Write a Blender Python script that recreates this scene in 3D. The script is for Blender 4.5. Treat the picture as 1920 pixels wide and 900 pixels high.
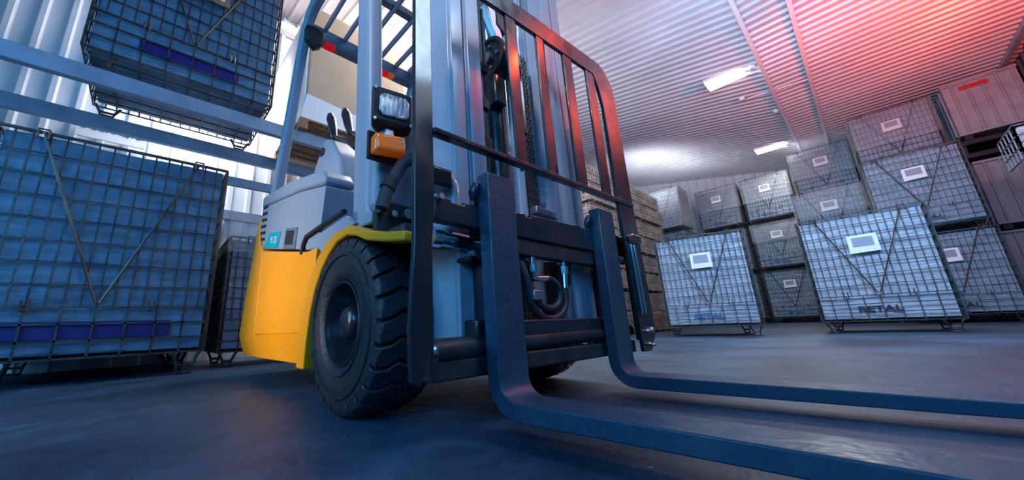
import bpy, bmesh, math, random
from mathutils import Vector, Matrix, noise
for o in list(bpy.data.objects): bpy.data.objects.remove(o)
SC = bpy.context.scene
COL = SC.collection
R = math.radians
random.seed(7)

# ---------------------------------------------------------------- camera, world, lights
cam = bpy.data.cameras.new('camera'); co = bpy.data.objects.new('camera', cam); COL.objects.link(co)
yaw, pit, rol = R(137.73), R(14.49), R(-2.49)
fwd = Vector((math.cos(yaw)*math.cos(pit), math.sin(yaw)*math.cos(pit), math.sin(pit)))
rt = Vector((math.sin(yaw), -math.cos(yaw), 0)); up = rt.cross(fwd)
r2 = math.cos(rol)*rt + math.sin(rol)*up; u2 = -math.sin(rol)*rt + math.cos(rol)*up
co.matrix_world = Matrix(((r2.x, u2.x, -fwd.x, 0), (r2.y, u2.y, -fwd.y, 0), (r2.z, u2.z, -fwd.z, .30), (0, 0, 0, 1)))
cam.sensor_fit = 'HORIZONTAL'; cam.sensor_width = 36; cam.lens = 664/1920*36
cam.shift_x = 85/1920; cam.shift_y = -10/1920; cam.clip_start = .02
SC.camera = co
SC.view_settings.view_transform = 'Standard'; SC.view_settings.look = 'None'
SC.view_settings.gamma = 1; SC.view_settings.use_curve_mapping = False
SC.view_settings.exposure = 0.0
w = bpy.data.worlds.new('world'); SC.world = w; w.use_nodes = True
w.node_tree.nodes['Background'].inputs[0].default_value = (.07, .30, .62, 1)
w.node_tree.nodes['Background'].inputs[1].default_value = .22

def light(name, kind, loc, target, energy, color, size=1, sy=None, spot=None, blend=.6):
    l = bpy.data.lights.new(name, kind); l.energy = energy; l.color = color
    if kind == 'AREA':
        l.size = size
        if sy: l.shape = 'RECTANGLE'; l.size_y = sy
    elif kind == 'SPOT': l.shadow_soft_size = size; l.spot_size = R(spot or 60); l.spot_blend = blend
    else: l.shadow_soft_size = size
    o = bpy.data.objects.new(name, l); COL.objects.link(o); o.location = loc
    o.rotation_euler = (Vector(target)-Vector(loc)).to_track_quat('-Z', 'Y').to_euler()
    return o
light('rack_wall_fill', 'AREA', (-4.9, 3.4, 5.7), (-6.0, 2.2, 2.5), 480, (1, .96, .95), 3.5, 1.0)  # unseen added lamp, whitens the wall behind the rack
light('wall_wash_fill', 'AREA', (-5.8, .1, 4.3), (-6.15, .9, 2.4), 170, (1, .95, .93), 1.4, .3)  # added lamp hidden behind the raised cage, brightens the left wall
light('aisle_fill', 'AREA', (-3.0, 4.2, 4.9), (-3.4, 4.2, 0), 85, (.85, .9, 1), 2.5, 2.0)  # added fill for the brown stacks and loads
light('ceiling_fill', 'AREA', (-1.9, 4.7, 2.6), (-2.2, 5.4, 5.0), 60, (1, .86, 1), 2.5, 2.5)  # added upward fill that brightens the ceiling ribs
light('front_blue_fill', 'AREA', (1.5, -2.2, 2.2), (-1.5, 1.2, .6), 92, (.06, .40, 1), 2.5, 1.8)  # added blue fill from behind the camera, not a doorway
light('side_blue_fill', 'AREA', (-2.2, -3.2, 2.2), (-2.8, 1.0, .9), 100, (.15, .56, 1), 2.5, 2.0)  # added blue fill from off the left side, not a doorway
light('high_side_fill', 'SPOT', (.2, -1.6, 3.8), (-1.0, .74, 2.1), 380, (.95, .93, 1), .25, spot=38, blend=1)  # added spot that brightens the upper mast side
light('yellow_side_fill', 'SPOT', (-2.5, -2.6, .8), (-2.3, .57, .62), 450, (1, .80, .60), .4, spot=40, blend=1)  # added warm spot that lifts the yellow bodywork
light('right_cage_fill', 'AREA', (.3, 4.2, 3.4), (-.1, 9.0, 1.2), 175, (.42, .66, 1), 2.0, 1.2)  # added bluish fill for the cages at right
light('front_high_fill', 'AREA', (1.7, 2.1, 3.9), (-.6, .9, .6), 70, (.55, .76, 1), 1.3, 1.0)  # added lamp for sheen on the backrest and fork tops
light('red_ceiling_fill', 'SPOT', (2.3, 6.7, 3.4), (2.1, 7.5, 5.0), 1000, (1, .10, .03), .15, spot=150, blend=1)  # added red spot that reddens the ceiling, not a warning lamp
light('red_backrest_fill', 'SPOT', (.9, 3.2, 3.6), (-.7, 1.4, 1.9), 55, (1, .08, .03), .1, spot=50, blend=1)  # added red spot tinting the backrest bars, not a beacon
light('roof_glow_fill', 'SPOT', (-4.4, 11.6, 4.3), (-4.0, 12.8, 5.7), 330, (.85, .93, 1), .6, spot=130, blend=1)  # added spot that makes the glow on the far roof

# ---------------------------------------------------------------- materials
MATS = {}
def mat(name, col, rough=.5, metal=0, spec=.5, var=0, vscale=6, bump=0, bscale=40, col2=None, emit=None, es=0, alpha=1, coat=0, stretch=(1, 1, 1), trans=0, rvar=0):
    if name in MATS: return MATS[name]
    m = bpy.data.materials.new(name); m.use_nodes = True
    nt = m.node_tree; b = nt.nodes['Principled BSDF']
    b.inputs['Base Color'].default_value = (*col, 1); b.inputs['Roughness'].default_value = rough
    b.inputs['Metallic'].default_value = metal; b.inputs['Specular IOR Level'].default_value = spec
    b.inputs['Coat Weight'].default_value = coat; b.inputs['Coat Roughness'].default_value = .1
    b.inputs['Transmission Weight'].default_value = trans
    b.inputs['Alpha'].default_value = alpha
    if emit: b.inputs['Emission Color'].default_value = (*emit, 1); b.inputs['Emission Strength'].default_value = es
    if var or bump or rvar:
        tc = nt.nodes.new('ShaderNodeTexCoord'); mp = nt.nodes.new('ShaderNodeMapping')
        mp.inputs['Scale'].default_value = stretch; nt.links.new(tc.outputs['Object'], mp.inputs[0])
    if var or rvar:
        n = nt.nodes.new('ShaderNodeTexNoise'); n.inputs['Scale'].default_value = vscale; n.inputs['Detail'].default_value = 6
        nt.links.new(mp.outputs[0], n.inputs['Vector'])
        if var:
            r = nt.nodes.new('ShaderNodeValToRGB'); c2 = col2 or tuple(c*(1-var) for c in col)
            r.color_ramp.elements[0].color = (*c2, 1); r.color_ramp.elements[1].color = (*col, 1)
            r.color_ramp.elements[0].position = .35; r.color_ramp.elements[1].position = .65
            nt.links.new(n.outputs['Fac'], r.inputs[0]); nt.links.new(r.outputs[0], b.inputs['Base Color'])
        if rvar:
            mr = nt.nodes.new('ShaderNodeMapRange'); mr.inputs[1].default_value = .3; mr.inputs[2].default_value = .7
            mr.inputs[3].default_value = max(.02, rough-rvar); mr.inputs[4].default_value = min(1, rough+rvar)
            nt.links.new(n.outputs['Fac'], mr.inputs[0]); nt.links.new(mr.outputs[0], b.inputs['Roughness'])
    if bump:
        n2 = nt.nodes.new('ShaderNodeTexNoise'); n2.inputs['Scale'].default_value = bscale; n2.inputs['Detail'].default_value = 4
        nt.links.new(mp.outputs[0], n2.inputs['Vector'])
        bp = nt.nodes.new('ShaderNodeBump'); bp.inputs['Strength'].default_value = bump; bp.inputs['Distance'].default_value = .02
        nt.links.new(n2.outputs['Fac'], bp.inputs['Height']); nt.links.new(bp.outputs[0], b.inputs['Normal'])
    MATS[name] = m; return m
YEL = mat('yellow_paint', (1, .36, .003), .42, coat=.2, spec=.3, var=.06, vscale=3)
GREY = mat('grey_paint', (.26, .31, .38), .42, spec=.4, bump=.05, bscale=300)
GREYM = mat('grey_mast_paint', (.38, .42, .50), .3, spec=.6, coat=.3)
PLAS = mat('dark_grey_plastic', (.10, .14, .19), .55)
BLK = mat('black_paint', (.012, .014, .02), .3, spec=.6, coat=.4, rvar=.12, vscale=9)
BLKM = mat('black_matt', (.008, .009, .013), .6)
DARK = mat('chassis_black', (.010, .012, .016), .5, var=.5, vscale=14, col2=(.03, .035, .04))
FORK = mat('fork_steel', (.025, .06, .11), .36, metal=.25, var=.5, vscale=7, col2=(.05, .09, .13), rvar=.14, stretch=(1, 1, 1), bump=.15, bscale=25)
CHROME = mat('chrome', (.75, .8, .85), .12, metal=1)
STEEL = mat('zinc_steel', (.5, .52, .55), .35, metal=1)
RUB = mat('tyre_rubber', (.011, .014, .021), .5, var=.4, vscale=12, col2=(.022, .021, .026), bump=.2, bscale=60)
HOSE = mat('hose_rubber', (.02, .024, .032), .5)
WIRE = mat('cage_wire', (.11, .095, .08), .4, metal=.5, var=.6, vscale=5, col2=(.03, .035, .045))
WIREB = mat('brown_cage_wire', (.50, .42, .36), .5, metal=.3, var=.6, vscale=5)
LOADM = mat('liner_plastic', (.30, .40, .52), .45, var=.35, vscale=3, bump=.5, bscale=7, stretch=(1, 1, 5))
LOADL = mat('blue_liner_plastic', (.13, .27, .42), .45, var=.35, vscale=3, bump=.5, bscale=7, stretch=(1, 1, 5))
LOADW = mat('pale_liner_plastic', (.46, .52, .62), .4, var=.3, vscale=3, bump=.5, bscale=7, stretch=(1, 1, 5))
LOADB = mat('brown_pack', (.34, .27, .23), .7, var=.6, vscale=9, bump=.4, bscale=18, stretch=(1, 1, 4))
CLEAR = mat('clear_wrap', (.7, .73, .8), .2, alpha=.20, spec=.9, bump=1, bscale=9)
PAPER = mat('label_paper', (.85, .86, .88), .5)
INK = mat('label_grey_print', (.30, .32, .42), .6)
NAVY = mat('navy_band', (.012, .008, .16), .5)
BLUETX = mat('blue_print', (.03, .16, .42), .6)
BLKTX = mat('black_print', (.015, .015, .03), .6)
BEAM = mat('rack_beam_paint', (.27, .34, .46), .4, var=.25, vscale=4)
WHITE = mat('white_sheet', (.78, .80, .84), .4)
WALLM = mat('white_wall_sheet', (.74, .78, .84), .35, var=.12, vscale=1.5)
CEIL = mat('ceiling_sheet', (.58, .56, .62), .34, spec=.6, var=.18, vscale=.8)
CARD = mat('carton', (.58, .42, .28), .8, var=.12, vscale=3)
WOOD = mat('pallet_wood', (.42, .22, .11), .75, var=.5, vscale=4, stretch=(1, 12, 12))
TEAL = mat('teal_badge', (.0, .35, .42), .4)
AMB = mat('amber_lens', (.95, .20, .01), .15, emit=(1, .15, 0), es=.12, spec=.8)
REDL = mat('red_lens', (.8, .01, .01), .15, emit=(1, 0, 0), es=.25)
GLASS = mat('headlight_glass', (.42, .5, .56), .16, metal=.5, spec=1, bump=1, bscale=55, stretch=(1, 2.2, .25), coat=1, var=.7, vscale=30)
GLOW = mat('lamp_diffuser', (1, 1, 1), .5, emit=(1, .96, .9), es=9)
SKYL = mat('skylight_panel', (1, 1, 1), .5, emit=(.82, .92, 1), es=1.4)
REDT = mat('red_tag', (.6, .02, .02), .5)
CONT = mat('ribbed_steel', (.40, .36, .40), .4, var=.2, vscale=4)
DKWALL = mat('dark_wall_sheet', (.10, .07, .09), .5)
# concrete floor
def floor_mat():
    m = mat('floor_concrete', (.085, .105, .13), .52, var=.01, vscale=1.2, bump=0)
    nt = m.node_tree; b = nt.nodes['Principled BSDF']
    tc = nt.nodes.new('ShaderNodeTexCoord')
    def nz(s, d=8, w=0):
        n = nt.nodes.new('ShaderNodeTexNoise'); n.inputs['Scale'].default_value = s; n.inputs['Detail'].default_value = d
        n.inputs['Distortion'].default_value = w
        nt.links.new(tc.outputs['Object'], n.inputs['Vector']); return n
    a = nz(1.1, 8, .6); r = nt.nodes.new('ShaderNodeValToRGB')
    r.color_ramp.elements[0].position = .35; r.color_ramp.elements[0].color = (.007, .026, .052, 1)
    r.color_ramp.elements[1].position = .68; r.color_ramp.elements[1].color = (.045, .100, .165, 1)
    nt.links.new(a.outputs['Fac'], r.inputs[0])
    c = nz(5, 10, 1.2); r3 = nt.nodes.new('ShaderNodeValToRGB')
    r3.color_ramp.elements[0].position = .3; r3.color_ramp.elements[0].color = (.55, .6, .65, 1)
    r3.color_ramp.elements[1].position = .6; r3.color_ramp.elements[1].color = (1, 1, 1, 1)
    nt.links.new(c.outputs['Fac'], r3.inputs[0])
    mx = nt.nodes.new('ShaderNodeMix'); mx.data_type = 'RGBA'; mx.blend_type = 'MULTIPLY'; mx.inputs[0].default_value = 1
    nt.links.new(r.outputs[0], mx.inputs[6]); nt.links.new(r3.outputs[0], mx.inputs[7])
    v = nt.nodes.new('ShaderNodeTexVoronoi'); v.inputs['Scale'].default_value = 9
    nt.links.new(tc.outputs['Object'], v.inputs['Vector'])
    lt = nt.nodes.new('ShaderNodeMath'); lt.operation = 'LESS_THAN'; lt.inputs[1].default_value = .035
    nt.links.new(v.outputs['Distance'], lt.inputs[0])
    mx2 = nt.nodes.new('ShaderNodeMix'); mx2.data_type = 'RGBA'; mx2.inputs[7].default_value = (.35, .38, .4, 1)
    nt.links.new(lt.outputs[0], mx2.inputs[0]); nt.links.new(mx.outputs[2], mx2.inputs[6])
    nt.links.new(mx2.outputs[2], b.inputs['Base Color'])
    d = nz(7, 10, .8); bp = nt.nodes.new('ShaderNodeBump'); bp.inputs['Strength'].default_value = .5; bp.inputs['Distance'].default_value = .02
    nt.links.new(d.outputs['Fac'], bp.inputs['Height']); nt.links.new(bp.outputs[0], b.inputs['Normal'])
    return m
FLOORM = floor_mat()

# ---------------------------------------------------------------- mesh helpers
class MB:
    def __init__(s): s.v = []; s.f = []
    def add(s, vs, fs):
        n = len(s.v); s.v += [tuple(p) for p in vs]; s.f += [tuple(n+i for i in f) for f in fs]; return s
    def box(s, a, b):
        x0, y0, z0 = a; x1, y1, z1 = b
        return s.add([(x0,y0,z0),(x1,y0,z0),(x1,y1,z0),(x0,y1,z0),(x0,y0,z1),(x1,y0,z1),(x1,y1,z1),(x0,y1,z1)],
                     [(0,3,2,1),(4,5,6,7),(0,1,5,4),(1,2,6,5),(2,3,7,6),(3,0,4,7)])
    def prism(s, pts, ax, a, b):
        """polygon given in the two other axes, extruded along axis ax from a to b"""
        def P(p, t):
            q = list(p); q.insert(ax, t); return q
        n = len(pts)
        return s.add([P(p, a) for p in pts]+[P(p, b) for p in pts],
                     [tuple(range(n))[::-1], tuple(range(n, 2*n))]+[(i, (i+1) % n, (i+1) % n+n, i+n) for i in range(n)])
    def bar(s, p, q, w, h=None, upv=(0, 0, 1)):
        p = Vector(p); q = Vector(q); d = (q-p).normalized(); h = h or w
        u = Vector(upv)
        if abs(d.dot(u)) > .95: u = Vector((1, 0, 0))
        a = d.cross(u).normalized(); b = a.cross(d).normalized()
        o = [(-a*w-b*h)/2, (a*w-b*h)/2, (a*w+b*h)/2, (-a*w+b*h)/2]
        return s.add([p+k for k in o]+[q+k for k in o], [(0,1,2,3),(7,6,5,4),(0,4,5,1),(1,5,6,2),(2,6,7,3),(3,7,4,0)])
    def tube(s, pts, r, n=10, closed=False, cap=True):
        pts = [Vector(p) for p in pts]; m = len(pts); rings = []
        prev = None
        for i, p in enumerate(pts):
            if closed: d = (pts[(i+1) % m]-pts[i-1]).normalized()
            else: d = (pts[min(i+1, m-1)]-pts[max(i-1, 0)]).normalized()
            if prev is None:
                u = Vector((0, 0, 1)) if abs(d.z) < .9 else Vector((1, 0, 0))
                a = d.cross(u).normalized()
            else: a = (prev-d*prev.dot(d)).normalized()
            prev = a; b = d.cross(a)
            rr = r[i] if isinstance(r, (list, tuple)) else r
            rings.append([p+(a*math.cos(t)+b*math.sin(t))*rr for t in [2*math.pi*k/n for k in range(n)]])
        vs = [v for ring in rings for v in ring]; fs = []
        for i in range(m if closed else m-1):
            j = (i+1) % m
            for k in range(n): fs.append((i*n+k, i*n+(k+1) % n, j*n+(k+1) % n, j*n+k))
        if cap and not closed: fs += [tuple(range(n))[::-1], tuple((m-1)*n+k for k in range(n))]
        return s.add(vs, fs)
    def cyl(s, p, q, r, n=20): return s.tube([p, q], r, n)
    def lathe(s, prof, c, ax=1, n=48):
        """prof: (radius, offset along axis)"""
        vs = []; m = len(prof)
        for k in range(n):
            t = 2*math.pi*k/n
            for r, h in prof:
                q = [r*math.cos(t), r*math.sin(t)]; q.insert(ax, h)
                vs.append((c[0]+q[0], c[1]+q[1], c[2]+q[2]))
        fs = [(k*m+i, k*m+i+1, ((k+1) % n)*m+i+1, ((k+1) % n)*m+i) for k in range(n) for i in range(m-1)]
        return s.add(vs, fs)
    def build(s, name, m, parent=None, bevel=0, smooth=False, seg=2, label=None, **props):
        me = bpy.data.meshes.new(name)
        off = Vector((0, 0, 0)); par = parent
        while par is not None: off += par.location; par = par.parent
        me.from_pydata([Vector(v)-off for v in s.v], [], s.f)
        bm = bmesh.new(); bm.from_mesh(me); bmesh.ops.recalc_face_normals(bm, faces=bm.faces); bm.to_mesh(me); bm.free()
        me.materials.append(m)
        o = bpy.data.objects.new(name, me); COL.objects.link(o)
        if parent is not None: o.parent = parent
        if bevel:
            b = o.modifiers.new('bevel', 'BEVEL'); b.width = bevel; b.segments = seg; b.limit_method = 'ANGLE'; b.angle_limit = R(35)
        if smooth or bevel:
            me.shade_smooth()
            me.set_sharp_from_angle(angle=R(40))
        if label: o['label'] = label
        for k, v in props.items(): o[k] = v
        return o
def tag(o, label=None, cat=None, group=None, kind=None):
    if label: o['label'] = label
    if cat: o['category'] = cat
    if group: o['group'] = group
    if kind: o['kind'] = kind
    return o
def thing(name, loc, label, cat, group=None, rz=0):
    o = bpy.data.objects.new(name, None); COL.objects.link(o); o.location = loc; o.rotation_euler = (0, 0, rz)
    o.empty_display_size = .1
    return tag(o, label, cat, group)
def copy_tree(o, parent=None):
    c = o.copy(); COL.objects.link(c); c.parent = parent
    for ch in list(o.children): copy_tree(ch, c)
    return c
def text_part(name, s, size, m, parent, origin, xdir, ydir, kind='part', bold=.0, sx=1, **props):
    cu = bpy.data.curves.new(name, 'FONT'); cu.body = s; cu.size = size; cu.extrude = .0012; cu.offset = bold
    cu.align_x = 'CENTER'; cu.align_y = 'CENTER'
    t = bpy.data.objects.new(name+'_curve', cu); COL.objects.link(t)
    dg = bpy.context.evaluated_depsgraph_get(); me = bpy.data.meshes.new_from_object(t.evaluated_get(dg))
    bpy.data.objects.remove(t)
    X = Vector(xdir).normalized()*sx; Y = Vector(ydir).normalized(); Z = X.normalized().cross(Y)
    off = Vector((0, 0, 0)); p = parent
    while p is not None: off += p.location; p = p.parent
    O = Vector(origin)-off
    for v in me.vertices: v.co = O+X*v.co.x+Y*v.co.y+Z*v.co.z
    me.materials.clear(); me.materials.append(m)
    o = bpy.data.objects.new(name, me); COL.objects.link(o); o.parent = parent
    for k, v in props.items(): o[k] = v
    return o

# ---------------------------------------------------------------- the building
def ridged(u0, u1, pitch, top, depth, flank):
    """trapezoid profile: list of (u, h)"""
    pts = [(u0, 0)]; u = u0
    while u < u1:
        pts += [(u+pitch-top-2*flank, 0), (u+pitch-top-flank, depth), (u+pitch-flank, depth), (u+pitch, 0)]
        u += pitch
    return pts
def sheet(prof, fn, t0, t1):
    mb = MB(); n = len(prof)
    mb.add([fn(u, h, t0) for u, h in prof]+[fn(u, h, t1) for u, h in prof], [(i, i+1, n+i+1, n+i) for i in range(n-1)])
    return mb
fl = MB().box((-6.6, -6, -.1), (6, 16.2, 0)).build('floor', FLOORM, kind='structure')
roof = lambda x: 5.0+.2*max(0, -.45-x)-.02*max(0, x)
prof = ridged(-3, 16, .19, .045, -.04, .022)
def roofs(x0, x1):
    return lambda u, h, t: (t, u, roof(t)+h)
ce = sheet(prof, roofs(0, 0), -6.4, -.45)
ce2 = sheet(prof, roofs(0, 0), -.45, 3.2); ce.add(ce2.v, ce2.f)
ce.box((-6.5, -3, 6.5), (3.2, 16, 6.6))
ce.build('ceiling', CEIL, kind='structure')
wl = sheet(ridged(-6, 16, .25, .05, .04, .02), lambda u, h, t: (-6.3+h, u+.055, t), 0, 6.6)
wl.box((-6.42, -6, 0), (-6.34, 16, 6.6)); wl.build('wall_left', WALLM, kind='structure')
wb = sheet(ridged(-6.3, 3.2, .3, .06, .04, .02), lambda u, h, t: (u, 15.9-h, t), 0, 6.6)
wb.build('wall_back', WALLM, kind='structure')
wr = sheet(ridged(8.6, 16, .3, .06, .04, .02), lambda u, h, t: (2.95-h, u, t), 0, 5)
wr.build('wall_right', DKWALL, kind='structure')
for i, x in enumerate((-.43, .155)):
    MB().box((x-.03, 2, roof(x)-.075), (x+.03, 15.8, roof(x)-.03)).build('trim_%d' % (i+1), WHITE, kind='structure')
MB().box((2.72, 6, 4.83), (2.8, 15.8, 4.92)).build('trim_3', CONT, kind='structure')
# horizontal girts on the left wall
MB().box((-6.26, -3, 2.02), (-6.18, 9, 2.16)).build('trim_4', BEAM, kind='structure')
MB().box((-6.26, -3, 5.75), (-6.12, 12, 5.92)).build('trim_5', WHITE, kind='structure')
# ceiling lamps
for nm, (y0, y1), lab in (('n', (8.15, 8.55), 'long white glowing ceiling lamp, the nearer and larger of the two'), ('f', (13.0, 13.4), 'long white glowing ceiling lamp far back, just above the caged stacks')):
    x0, x1 = -1.33, -.66; z = roof(-1.0)-.045
    t = thing('ceiling_lamp', ((x0+x1)/2, (y0+y1)/2, z+.0), lab, 'lamp', 'ceiling lamps')
    MB().box((x0-.02, y0-.02, z-.03), (x1+.02, y1+.02, z+.03)).build('housing', WHITE, t)
    MB().box((x0, y0, z-.055), (x1, y1, z-.031)).build('diffuser', GLOW, t, bevel=.01)
    light('ceiling_lamp_light', 'AREA', ((x0+x1)/2, (y0+y1)/2, z-.08), ((x0+x1)/2, (y0+y1)/2, 0), 60, (1, .95, .9), .65, .35)
# smoke detectors and a conduit
for x, y, lab in ((-.56, 8.22, 'small round white detector on the ceiling beside the near lamp'),
                  (-.95, 9.5, 'small round white detector on the ceiling at the end of the conduit'),
                  (-.52, 10.6, 'small round detector on the ceiling below the conduit'),
                  (-.56, 13.05, 'small round detector on the ceiling beside the far lamp')):
    t = thing('smoke_detector', (x, y, roof(x)-.04), lab, 'detector')
    MB().lathe([(0, -.06), (.035, -.06), (.05, -.045), (.055, -.01), (.07, -.008), (.07, .01), (0, .01)], (x, y, roof(x)-.035), 2, 20).build('housing', WHITE, t, smooth=True)
tag(MB().cyl((-.86, 9.5, 5.0), (.12, 9.56, 4.925), .014, 8).build('conduit', WHITE), 'thin white conduit crossing the ceiling between the two long trims', 'conduit')

# ---------------------------------------------------------------- wire cages
def grid(mb, f, nu, nv, r, u0=0, u1=1, v0=0, v1=1):
    for i in range(nu+1):
        u = u0+(u1-u0)*i/nu; mb.bar(f(u, v0), f(u, v1), r)
    for j in range(nv+1):
        v = v0+(v1-v0)*j/nv; mb.bar(f(u0, v), f(u1, v), r)
def make_cage(loc, w=1.2, d=1.0, h=1.55, r=.0085, m=None, label='', rz=0, group='wire mesh cages', nc=17, paper=True, foot=.15, lower=.32):
    """local frame: width along x, front face at y=0 looking to -y, depth to +y"""
    m = m or WIRE
    t = thing('mesh_cage', (0, 0, 0), label, 'cage', group)
    z0 = foot; zl = foot+lower; e = .012
    mb = MB(); grid(mb, lambda u, v: (u*w, 0, zl+(h-zl)*v), nc, 8, r)
    mb.bar((0, 0, h), (w, 0, h), r*1.8); mb.build('front_panel', m, t)
    mb = MB(); grid(mb, lambda u, v: (u*w, -e, z0+lower*v), max(3, nc//2), 3, r*1.25); mb.build('lower_panel', m, t)
    for x in (0, w):
        mb = MB(); grid(mb, lambda u, v: (x, u*d, z0+(h-z0)*v), 10, 10, r)
        mb.bar((x, 0, z0), (x, 0, h), r*1.7); mb.bar((x, d, z0), (x, d, h), r*1.7); mb.bar((x, 0, h), (x, d, h), r*1.7)
        mb.build('side_panel', m, t)
    mb = MB(); grid(mb, lambda u, v: (u*w, d, z0+(h-z0)*v), nc, 10, r); mb.build('back_panel', m, t)
    mb = MB(); grid(mb, lambda u, v: (u*w, v*d, z0), nc//2, 7, r*1.2); mb.build('base_grid', m, t)
    mb = MB(); mb.tube([(w*.16, -e*1.5, h), (w*.5-.012, -e*1.5, zl+.03), (w*.5+.012, -e*1.5, zl+.03), (w*.84, -e*1.5, h)], r*1.0, 6); mb.build('v_brace', m, t)
    for x in (w*.25, w*.72):
        MB().tube([(x-.02, -e*2, zl+.05), (x-.02, -e*2, zl-.03), (x+.02, -e*2, zl-.03), (x+.02, -e*2, zl+.05)], r*.8, 6).build('latch', m, t)
    for x in (w*.16, w*.84):
        MB().tube([(x-.03, -e*2, h-.06), (x-.03, -e*2, h+.02), (x+.03, -e*2, h+.02), (x+.03, -e*2, h-.06)], r*.8, 6).build('latch', m, t)
    fw = .135*w
    for x in (.02, w-.02-fw):
        for y in (.05, d-.05):
            mb = MB(); mb.tube([(x, y, z0), (x+.02, y, z0-.035), (x+.045, y, z0-foot*.62), (x+.05, y, r), (x+fw-.05, y, r), (x+fw-.045, y, z0-foot*.62), (x+fw-.02, y, z0-.035), (x+fw, y, z0)], r*1.3, 6)
            mb.tube([(x+.045, y, z0-foot*.62), (x+fw-.045, y, z0-foot*.62)], r*1.2, 6)
            mb.build('foot', m, t)
    if paper:
        px, pz = w*.5, zl+(h-zl)*.62
        mb = MB(); pw, ph = .14, .12
        mb.prism([(px-pw, pz-ph), (px+pw, pz-ph+.01), (px+pw*.96, pz+ph), (px-pw*.97, pz+ph*.95)], 1, -.026, -.020)
        pl = mb.build('paper_label', PAPER, t)
        MB().prism([(px-pw*.7, pz-ph*.3), (px+pw*.7, pz-ph*.3), (px+pw*.68, pz+ph*.72), (px-pw*.68, pz+ph*.72)], 1, -.029, -.0265).build('printed_panel', INK, pl)
    t.location = loc; t.rotation_euler = (0, 0, rz)
    return t
def place(proto, loc, label, rz=0, group=None, flag={}):
    if flag.get(proto.name): o = copy_tree(proto)
    else: o = proto; flag[proto.name] = 1
    o.location = loc; o.rotation_euler = (0, 0, rz); o['label'] = label
    if group: o['group'] = group
    return o
def bumpy(w, d, z0, z1, amp=.02, n=16, seed=0, bands=0, bulge=0):
    mb = MB()
    def dis(p, nrm):
        q = Vector(p); a = noise.noise(Vector((q.x*4+seed, q.y*4, q.z*7)))*amp
        k = math.sin(q.z*bands)*amp*.6 if bands else 0
        zz = (q.z-z0)/(z1-z0); uu = q.x/w
        return q+Vector(nrm)*(a+k+bulge*math.sin(math.pi*min(1, max(0, zz))))
    def face(f, nrm, nu, nv):
        vs = [dis(f(i/nu, j/nv), nrm) for j in range(nv+1) for i in range(nu+1)]
        mb.add(vs, [(j*(nu+1)+i, j*(nu+1)+i+1, (j+1)*(nu+1)+i+1, (j+1)*(nu+1)+i) for j in range(nv) for i in range(nu)])
    H = z1-z0
    face(lambda u, v: (w*u, 0, z0+H*v), (0, 0, 0) if False else (0, -1, 0), n, n)
    face(lambda u, v: (w*u, d, z0+H*v), (0, 1, 0), n, n)
    face(lambda u, v: (0, d*u, z0+H*v), (-1, 0, 0), n, n)
    face(lambda u, v: (w, d*u, z0+H*v), (1, 0, 0), n, n)
    face(lambda u, v: (w*u, d*v, z1), (0, 0, 1), n, n)
    face(lambda u, v: (w*u, d*v, z0), (0, 0, -1), n, n)
    return mb
def make_load(w, d, h, m, seed, label, group='lined loads inside the cages', txt=None, txm=None, band=None, zt=0, foot=.15, amp=.014, bands=34, lower=.32):
    t = thing('lined_load', (0, 0, 0), label, 'load', group)
    g = .035
    mb = bumpy(w-2*g, d-2*g, foot+.03, h-.03+zt, amp, 18, seed, bands)
    mb.v = [(x+g, y+g, z) for x, y, z in mb.v]
    mb.build('liner', m, t, smooth=True)
    if txt: text_part('printed_word', txt, .1, txm or BLKTX, t, (w*.47, g-amp*1.9, foot+lower*.45), (1, 0, 0), (0, 0, 1), bold=.003, sx=1.35)
    if band: MB().box((w*band[0], g-.024, foot+lower*.38), (w*band[1], g-.018, foot+lower*.72)).build('navy_band', NAVY, t)
    return t
def wrap(w, d, z0, z1, cage_obj, seed=1):
    mb = MB(); n = 22; e = .018; vs = []; fs = []
    peri = [(-e+(w+2*e)*i/n, -e) for i in range(n)]+[(w+e, -e+(d+2*e)*i/n) for i in range(n)]+[(w+e-(w+2*e)*i/n, d+e) for i in range(n)]+[(-e, d+e-(d+2*e)*i/n) for i in range(n)]
    rows = 8; m = len(peri)
    for j in range(rows+1):
        for (x, y) in peri:
            z = z0+(z1-z0)*j/rows+(noise.noise(Vector((x*3+seed, y*3, j)))*.05 if j == 0 else 0)
            a = noise.noise(Vector((x*5+seed, y*5, z*5)))*.022
            cx, cy = x-w/2, y-d/2; L = math.hypot(cx, cy)
            k = (.012+max(0, a))/L if L else 0
            if j == rows: z += noise.noise(Vector((x*4, y*4, seed)))*.012
            vs.append((x+cx*k, y+cy*k, z))
    for j in range(rows):
        for i in range(m): fs.append((j*m+i, j*m+(i+1) % m, (j+1)*m+(i+1) % m, (j+1)*m+i))
    mb.add(vs, fs); c = len(mb.v)
    mb.add([(w/2, d/2, z1+.015)], []); mb.f += [((rows)*m+i, rows*m+(i+1) % m, c) for i in range(m)]
    o = mb.build('film_cover', CLEAR, smooth=True); o.parent = cage_obj; o['label'] = 'crumpled clear film'; return o

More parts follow.
